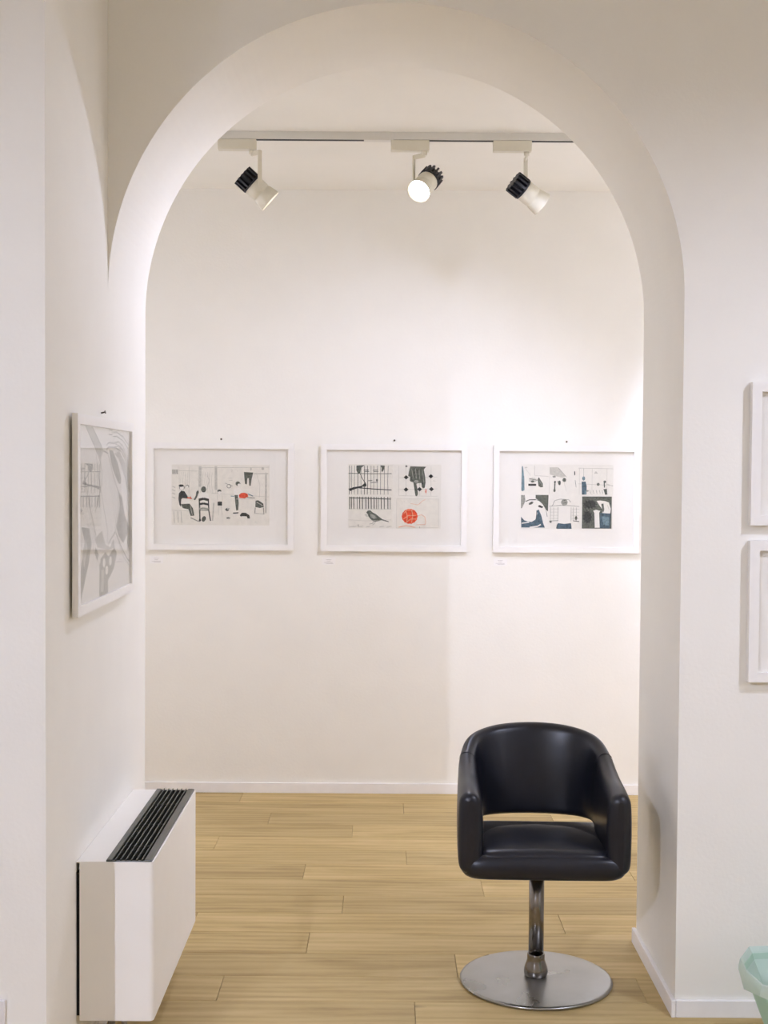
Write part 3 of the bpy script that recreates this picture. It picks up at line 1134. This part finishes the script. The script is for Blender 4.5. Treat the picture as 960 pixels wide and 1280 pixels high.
# frame centres on the back wall
F1 = (-0.792, 1.4475)
F2 = (0.0485, 1.4465)
F3 = (0.884, 1.4455)
FW, FH = 0.708, 0.520
make_frame((F1[0], YW, F1[1]), 0, FW, FH, 'white framed etching of a family in a kitchen with one red dish',
           draw_family, crop_fx(205, 575, 7.11, 276.0, 620.8))
make_frame((F2[0], YW, F2[1]), 0, FW, FH, 'white framed four-panel etching with a bird and a red ball of yarn',
           draw_four, crop_fx(440, 580, 8.727, 492.5, 622.5))
make_frame((F3[0], YW, F3[1]), 0, FW, FH, 'white framed six-panel etching in black and petrol blue',
           draw_six, crop_fx(645, 575, 7.56, 708.0, 624.3))

LY, LZ = 3.690, 1.461


def draw_leaf(k):
    k.poly([(3.44, 1.690), (3.521, 1.690), (3.634, 1.639), (3.658, 1.629), (3.618, 1.604), (3.555, 1.635)], 'PG')
    k.line([(3.521, 1.690), (3.640, 1.638)], 0.004, 'MG')
    k.line([(3.44, 1.690), (3.56, 1.632), (3.63, 1.59)], 0.003, 'MG')
    k.line([(3.733, 1.690), (3.776, 1.689), (3.776, 1.677), (3.733, 1.676), (3.733, 1.690)], 0.003, 'MG')
    for nm in ([(3.699, 1.645), (3.725, 1.653), (3.82, 1.653), (3.902, 1.643), (3.968, 1.618), (4.010, 1.569), (4.035, 1.502)],
               [(3.802, 1.654), (3.865, 1.658), (3.93, 1.648), (4.010, 1.600), (4.036, 1.55)],
               [(3.785, 1.684), (3.838, 1.686), (3.93, 1.675), (4.016, 1.651)]):
        k.line(nm, 0.005, 'PG')
        k.line([(a, b - 0.012) for a, b in nm], 0.003, 'MG')
    k.poly([(3.733, 1.633), (3.785, 1.631), (3.856, 1.595), (3.902, 1.551), (3.893, 1.535), (3.865, 1.537), (3.811, 1.561), (3.759, 1.595)], 'MG')
    k.poly([(3.802, 1.624), (3.874, 1.632), (3.968, 1.596), (4.027, 1.531), (4.007, 1.499), (3.958, 1.551), (3.874, 1.606)], 'PG')
    k.line([(3.658, 1.629), (3.716, 1.623), (3.776, 1.57), (3.856, 1.515), (3.893, 1.50)], 0.004, 'MG')
    k.line([(3.634, 1.628), (3.618, 1.594), (3.642, 1.57), (3.634, 1.536), (3.602, 1.507), (3.55, 1.46)], 0.006, 'PG')
    k.poly([(3.603, 1.226), (3.717, 1.226), (3.717, 1.265), (3.795, 1.291), (3.843, 1.334), (3.802, 1.353), (3.725, 1.332), (3.679, 1.347),
            (3.621, 1.332), (3.557, 1.367), (3.543, 1.353), (3.606, 1.312)], 'MG')
    k.poly([(3.625, 1.24), (3.66, 1.24), (3.665, 1.30), (3.63, 1.30)], 'PG')
    for cx, cz in ((3.60, 1.330), (3.665, 1.318), (3.75, 1.318), (3.70, 1.295)):
        k.ell(cx, cz, 0.018, 0.013, 'W')
    k.poly([(3.384, 1.241), (3.416, 1.273), (3.469, 1.325), (3.509, 1.382), (3.482, 1.422), (3.391, 1.429), (3.43, 1.386), (3.385, 1.325)], 'MG')
    k.poly([(3.40, 1.36), (3.44, 1.40), (3.46, 1.37), (3.42, 1.32)], 'PG')
    k.poly([(3.835, 1.41), (3.884, 1.471), (3.859, 1.514), (3.917, 1.496), (3.951, 1.445), (4.030, 1.400), (4.035, 1.324), (3.995, 1.355),
            (4.003, 1.385), (3.934, 1.358), (3.867, 1.382)], 'MG')
    k.line([(3.826, 1.394), (3.90, 1.35), (3.986, 1.311), (4.035, 1.295)], 0.005, 'MG')
    k.line([(3.867, 1.362), (3.934, 1.318), (4.035, 1.282)], 0.004, 'PG')
    k.line([(3.725, 1.37), (3.818, 1.397), (3.851, 1.432), (3.867, 1.481)], 0.006, 'PG')
    k.poly([(3.55, 1.392), (3.635, 1.409), (3.679, 1.369), (3.748, 1.356), (3.795, 1.379), (3.81, 1.352), (3.725, 1.351), (3.578, 1.366)], 'PG')
    for d in (0.0, 0.022, 0.046, 0.07):
        k.line([(3.70 + d, 1.60 - d * 0.4), (3.74 + d, 1.53), (3.80 + d * 1.2, 1.46), (3.83 + d, 1.41)], 0.0022, 'PG')
        k.line([(3.88 + d, 1.66 - d * 0.5), (3.95 + d * 0.9, 1.61 - d * 0.5), (3.98 + d * 0.6, 1.54 - d)], 0.0022, 'PG')
        k.line([(3.46 + d, 1.44 - d * 0.3), (3.50 + d, 1.39), (3.52 + d, 1.31)], 0.0022, 'PG')
    k.line([(3.56, 1.62), (3.60, 1.55), (3.70, 1.42), (3.72, 1.36)], 0.003, 'MG')
    k.line([(3.95, 1.60), (4.0, 1.52), (4.02, 1.44), (4.03, 1.40)], 0.006, 'PG')
    k.line([(3.42, 1.56), (3.47, 1.50), (3.52, 1.44), (3.56, 1.40)], 0.005, 'PG')


make_frame((XL + 0.006, LY, LZ), math.radians(90), 0.740, 0.516, 'white framed grey leaf drawing on the left wall, seen at an angle',
           draw_leaf, lambda a, b: (a - LY, b - LZ), face=0.026, depth=0.017)

for z0, z1, lab in ((1.430, 1.839, 'upper of two white frames cut off at the right edge'),
                    (0.980, 1.386, 'lower of two white frames cut off at the right edge')):
    make_frame((1.046 + 0.26, YF, (z0 + z1) / 2), 0, 0.52, z1 - z0, lab, nail=False, depth=0.028)


# caption cards under the back wall frames
def caption(cx, cz, label):
    root = empty('caption_card', (cx, YW, cz - 0.018))
    tag(root, label, 'caption card', 'captions under the prints')
    m = MB()
    m.box(-0.033, 0.033, -0.0012, 0, 0, 0.036)
    m.build('card', M['label'], root)
    m = MB()
    for x0, x1, z in ((-0.012, 0.012, 0.026), (-0.009, 0.008, 0.019), (-0.022, 0.020, 0.012), (-0.012, 0.022, 0.007)):
        x = x0
        while x < x1:
            l = random.uniform(0.002, 0.006)
            m.box(x, min(x + l, x1), -0.0014, -0.0011, z - 0.0009, z + 0.0009)
            x += l + 0.0012
    m.build('small_print', M['captionink'], root)


caption(-1.107, 1.137, 'small white caption card under the kitchen etching')
caption(-0.268, 1.136, 'small white caption card under the four-panel etching')
caption(0.568, 1.137, 'small white caption card under the six-panel etching')


# ------------------------------------------------------------------ track and spotlights
def make_track(name, x0, x1, y, zc, label, coupler=None, along='x'):
    root = empty(name, ((x0 + x1) / 2, y, zc) if along == 'x' else (y, (x0 + x1) / 2, zc))
    if along != 'x':
        root.rotation_euler = (0, 0, math.radians(90))
    tag(root, label, 'light track')
    h = (x1 - x0) / 2
    m = MB()
    m.box(-h, h, -0.017, 0.017, -0.012, 0)
    m.box(-h, h, -0.017, -0.0095, -0.030, -0.012)
    m.box(-h, h, 0.0095, 0.017, -0.030, -0.012)
    m.build('rail', M['track'], root)
    m = MB()
    m.box(-h + 0.002, h - 0.002, -0.0094, 0.0094, -0.0315, -0.013)
    m.build('conductor_slot', M['trackslot'], root)
    for s in (-1, 1):
        m = MB()
        m.box(s * h - 0.006, s * h + 0.006, -0.018, 0.018, -0.032, 0)
        m.build('end_cap', M['lampwhite'], root)
    if coupler:
        m = MB()
        c0, c1 = coupler
        cx = (x0 + x1) / 2
        m.box(c0 - cx, c1 - cx, -0.0175, 0.0175, -0.0325, 0)
        m.build('coupler', M['track'], root, bevel=0.001)
    return root


make_track('ceiling_track', -1.75, 2.05, 5.34, ZC, 'grey lighting track on the ceiling behind the arch', coupler=(-0.09, 0.03))


def make_spot(ax, y, zc, pivot, aim, power, label, size=62, blend=0.6, along='x', col=LAMP_COL, lens_on=True, group='track spotlights', stemx=0.058, flip=False):
    """ax: centre of the adapter on the track; pivot: point where the bracket holds the head"""
    root = empty('track_spotlight', (ax, y, zc - 0.031))
    tag(root, label, 'spotlight', group)
    O = Vector(root.location)
    p = Vector(pivot) - O
    a = Vector(aim).normalized()
    m = MB()
    hx, hy = (0.077, 0.019) if along == 'x' else (0.019, 0.077)
    m.box(-hx, hx, -hy, hy, -0.042, 0.0)
    m.build('adapter', M['lampwhite'], root, bevel=0.003)
    sx = stemx if along == 'x' else 0.0
    # swivel knuckle and bracket: down from the adapter, sideways, then down to the head
    m = MB()
    m.lathe([(0.011, 0), (0.011, 0.016)], origin=(sx, 0, -0.056), n=20)
    side = Vector((-a.y, a.x, 0))
    side = side.normalized() if side.length > 0.05 else Vector((0, 1, 0))
    if side.y > 0:
        side = -side
    if flip:
        side = -side
    hinge = p + side * 0.050
    elbow = Vector((hinge.x, hinge.y, -0.060))

    def bar(q0, q1, w, t):
        d = (q1 - q0)
        l = d.length
        d.normalize()
        u = side if abs(d.dot(side)) < 0.9 else a
        u = (u - d * u.dot(d)).normalized()
        v = d.cross(u)
        c = []
        for q in (q0, q1):
            c.append([tuple(q + u * (su * t / 2) + v * (sv * w / 2)) for su, sv in ((-1, -1), (1, -1), (1, 1), (-1, 1))])
        m.grid(c, closed=True, smooth=False)
        m.face(c[0])
        m.face(c[1])
    bar(Vector((sx, 0, -0.056)), elbow + Vector((0, 0, 0.0)), 0.018, 0.007)
    bar(elbow + Vector((0, 0, 0.006)), hinge - Vector((0, 0, 0.012)), 0.016, 0.005)
    m.lathe([(0.010, -0.012), (0.010, 0.004)], origin=hinge, axis=side, n=16)
    m.build('bracket', M['lampwhite'], root)
    # head: cream barrel, black finned heat sink behind
    m = MB()
    m.lathe([(0.040, -0.032), (0.042, -0.030), (0.042, 0.012), (0.0405, 0.014), (0.0405, 0.020), (0.043, 0.022), (0.049, 0.060), (0.049, 0.064), (0.0465, 0.064), (0.0425, 0.050)],
            origin=p, axis=a, n=40, cap1=False)
    head = m.build('head', M['lampwhite'], root)
    m = MB()
    m.lathe([(0.0425, 0.050), (0.0, 0.0501)], origin=p, axis=a, n=40, cap0=False, cap1=False)
    m.build('lens', M['lens'], head)
    m = MB()
    m.lathe([(0.030, -0.088), (0.030, -0.032)], origin=p, axis=a, n=24)
    m.lathe([(0.044, -0.040), (0.044, -0.032)], origin=p, axis=a, n=32)
    sink = m.build('heat_sink', M['sink'], root)
    t = Vector((0, 0, 1))
    u = (t - a * t.dot(a)).normalized()
    v = a.cross(u)
    for i in range(14):
        an = 2 * math.pi * i / 14
        rd = u * math.cos(an) + v * math.sin(an)
        tn = a.cross(rd)
        mm = MB()
        c = []
        for d in (-0.088, -0.036):
            q = p + a * d
            c.append([tuple(q + rd * r_ + tn * w_) for r_, w_ in ((0.028, -0.0035), (0.0455, -0.0045), (0.0455, 0.0045), (0.028, 0.0035))])
        mm.grid(c, closed=True, smooth=False)
        mm.face(c[0])
        mm.face(c[1])
        mm.build('fin', M['sink'], sink)
    ld = bpy.data.lights.new('spot_lamp', 'SPOT')
    ld.energy = power
    ld.color = col
    ld.spot_size = math.radians(size)
    ld.spot_blend = blend
    ld.shadow_soft_size = 0.022
    lo = bpy.data.objects.new('spot_lamp', ld)
    C.objects.link(lo)
    lo.parent = root
    lo.location = p + a * 0.075
    lo.rotation_mode = 'QUATERNION'
    lo.rotation_quaternion = a.to_track_quat('-Z', 'Y')
    return root


TY = 5.34
make_spot(-0.598, TY, ZC, (-0.512, TY, 2.701), (0.74, 0.14, -0.66), POW['L'],
          'cream and black track spotlight nearest the left of the arch, aimed down right', size=80, blend=1.0)
make_spot(0.095, TY, ZC, (0.155, TY, 2.728), (-0.40, -0.71, -0.58), POW['M'],
          'middle track spotlight glaring towards the viewer', size=88, blend=0.85, flip=True)
make_spot(0.505, TY, ZC, (0.578, TY, 2.690), (0.80, 0.22, -0.56), POW['R'],
          'cream and black track spotlight nearest the right of the arch, lens turned away', size=85, blend=1.0, flip=True)
# a short track close behind the arch wall, out of sight, carries a lamp that washes the back wall
BYT = 4.70
make_track('ceiling_track', 0.62, 1.62, BYT, ZC, 'short grey lighting track hidden behind the right of the arch')


def back_spot(x, target, power, label, size, blend):
    p = Vector((x + 0.058, BYT, 2.74))
    make_spot(x, BYT, ZC, p, Vector(target) - p, power, label, size=size, blend=blend)


back_spot(0.74, (-0.25, YW, 0.9), POW['E'], 'track spotlight hidden behind the right of the arch, washing the back wall', 95, 1.0)
make_spot(1.62, TY, ZC, (1.678, TY, 2.70), (1.1, -0.45, -1.0), POW['X'],
          'added fill spotlight right of the arch, aimed at the far room side wall', size=85, blend=1.0)  # added fill lamp, brightens the far room by bounce
make_spot(-1.45, TY, ZC, (-1.392, TY, 2.70), (-1.0, -0.45, -1.0), POW['W'],
          'added fill spotlight left of the arch, aimed at the far room side wall', size=85, blend=1.0)  # added fill lamp, bounced off the unseen left side wall

# front room: one track on each side behind and beside the viewer
make_track('ceiling_track', -1.8, 0.9, -2.2, ZT, 'grey lighting track on the front room ceiling, left of the viewer', along='y')
make_track('ceiling_track', 0.6, 2.8, 2.2, ZT, 'grey lighting track on the front room ceiling, right of the viewer', along='y')


def front_spot(x, y, target, power, label, size, blend):
    z = ZT - 0.24
    p = Vector((x, y, z))
    make_spot(x, y, ZT, p, Vector(target) - p, power, label, size=size, blend=blend, along='y', col=LAMP_COL_F)


front_spot(-2.2, 0.0, (0.0, 3.79, 1.3), POW['A'], 'track spotlight beside the viewer on the left, aimed at the arch', 75, 0.9)
front_spot(-2.2, -1.1, (0.0, 3.79, 0.3), POW['B'], 'track spotlight behind the viewer on the left, aimed at the chair', 54, 1.0)
front_spot(2.2, 2.1, (1.1, 3.79, -0.1), POW['F'], 'track spotlight beside the viewer on the right, aimed at the frames', 100, 1.0)

front_spot(-2.2, -1.6, (-1.6, -2.2, 1.4), POW['S'], 'added fill spotlight behind the viewer on the left, washing the rear wall', 120, 0.9)  # added fill lamp, ambient bounce from the rear wall
front_spot(2.2, 1.3, (3.2, 0.6, 1.6), POW['T'], 'added fill spotlight beside the viewer on the right, washing the side wall', 120, 0.9)  # added fill lamp, ambient bounce from the right side wall


# ------------------------------------------------------------------ wall socket
def make_socket():
    root = empty('wall_socket', (-0.948, YN, 0.235))
    tag(root, 'white plastic wall socket at the lower left corner', 'socket')
    m = MB()
    m.box(-0.060, 0.060, -0.011, 0, 0, 0.088)
    m.build('cover_plate', M['socket'], root, bevel=0.004, seg=3)
    m = MB()
    m.box(-0.034, 0.034, -0.0125, -0.0105, 0.020, 0.068)
    ins = m.build('insert', M['socket'], root, bevel=0.001)
    for dx in (-0.013, 0, 0.013):
        m = MB()
        m.lathe([(0.0026, 0), (0.0026, 0.0008)], origin=(dx, -0.0126, 0.044), axis=(0, -1, 0), n=12)
        m.build('contact_hole', M['void'], ins)


make_socket()


# ------------------------------------------------------------------ mint bin with liner at the right edge
def make_bin():
    rim = [(1.008, 3.585), (0.962, 3.500), (0.953, 3.411), (0.967, 3.314), (1.08, 3.22), (1.22, 3.19), (1.36, 3.22), (1.46, 3.31), (1.48, 3.41), (1.46, 3.51), (1.40, 3.59), (1.20, 3.61)]
    cx = sum(p[0] for p in rim) / len(rim)
    cy = sum(p[1] for p in rim) / len(rim)
    root = empty('waste_bin', (cx, cy, 0))
    tag(root, 'mint-green translucent plastic tub with overhanging liner cut off at the right edge', 'bin')

    def ring(s, z, ofs=0.0, wob=0.0):
        out = []
        for i, p in enumerate(rim):
            d = Vector((p[0] - cx, p[1] - cy))
            d = d * s + d.normalized() * ofs
            out.append((d.x, d.y, z + wob * (1 if i % 2 else -1)))
        return out
    m = MB()
    m.grid([ring(0.60, 0.003), ring(0.73, 0.09), ring(0.86, 0.18), ring(0.975, 0.262), ring(0.975, 0.266), ring(0.955, 0.264), ring(0.84, 0.18), ring(0.71, 0.09), ring(0.58, 0.006)], closed=True, smooth=False)
    m.face(ring(0.60, 0.003))
    m.face(ring(0.58, 0.006))
    m.build('bin_body', M['mintbody'], root)
    m = MB()
    m.grid([ring(0.78, 0.15, 0, 0.010), ring(0.88, 0.215), ring(0.965, 0.268), ring(0.99, 0.281), ring(1.0, 0.278), ring(1.0, 0.262, 0.003), ring(0.995, 0.240, 0.005, 0.010)], closed=True, smooth=False)
    o = m.build('liner', M['mint'], root)
    md = o.modifiers.new('solid', 'SOLIDIFY')
    md.thickness = 0.0012


make_bin()
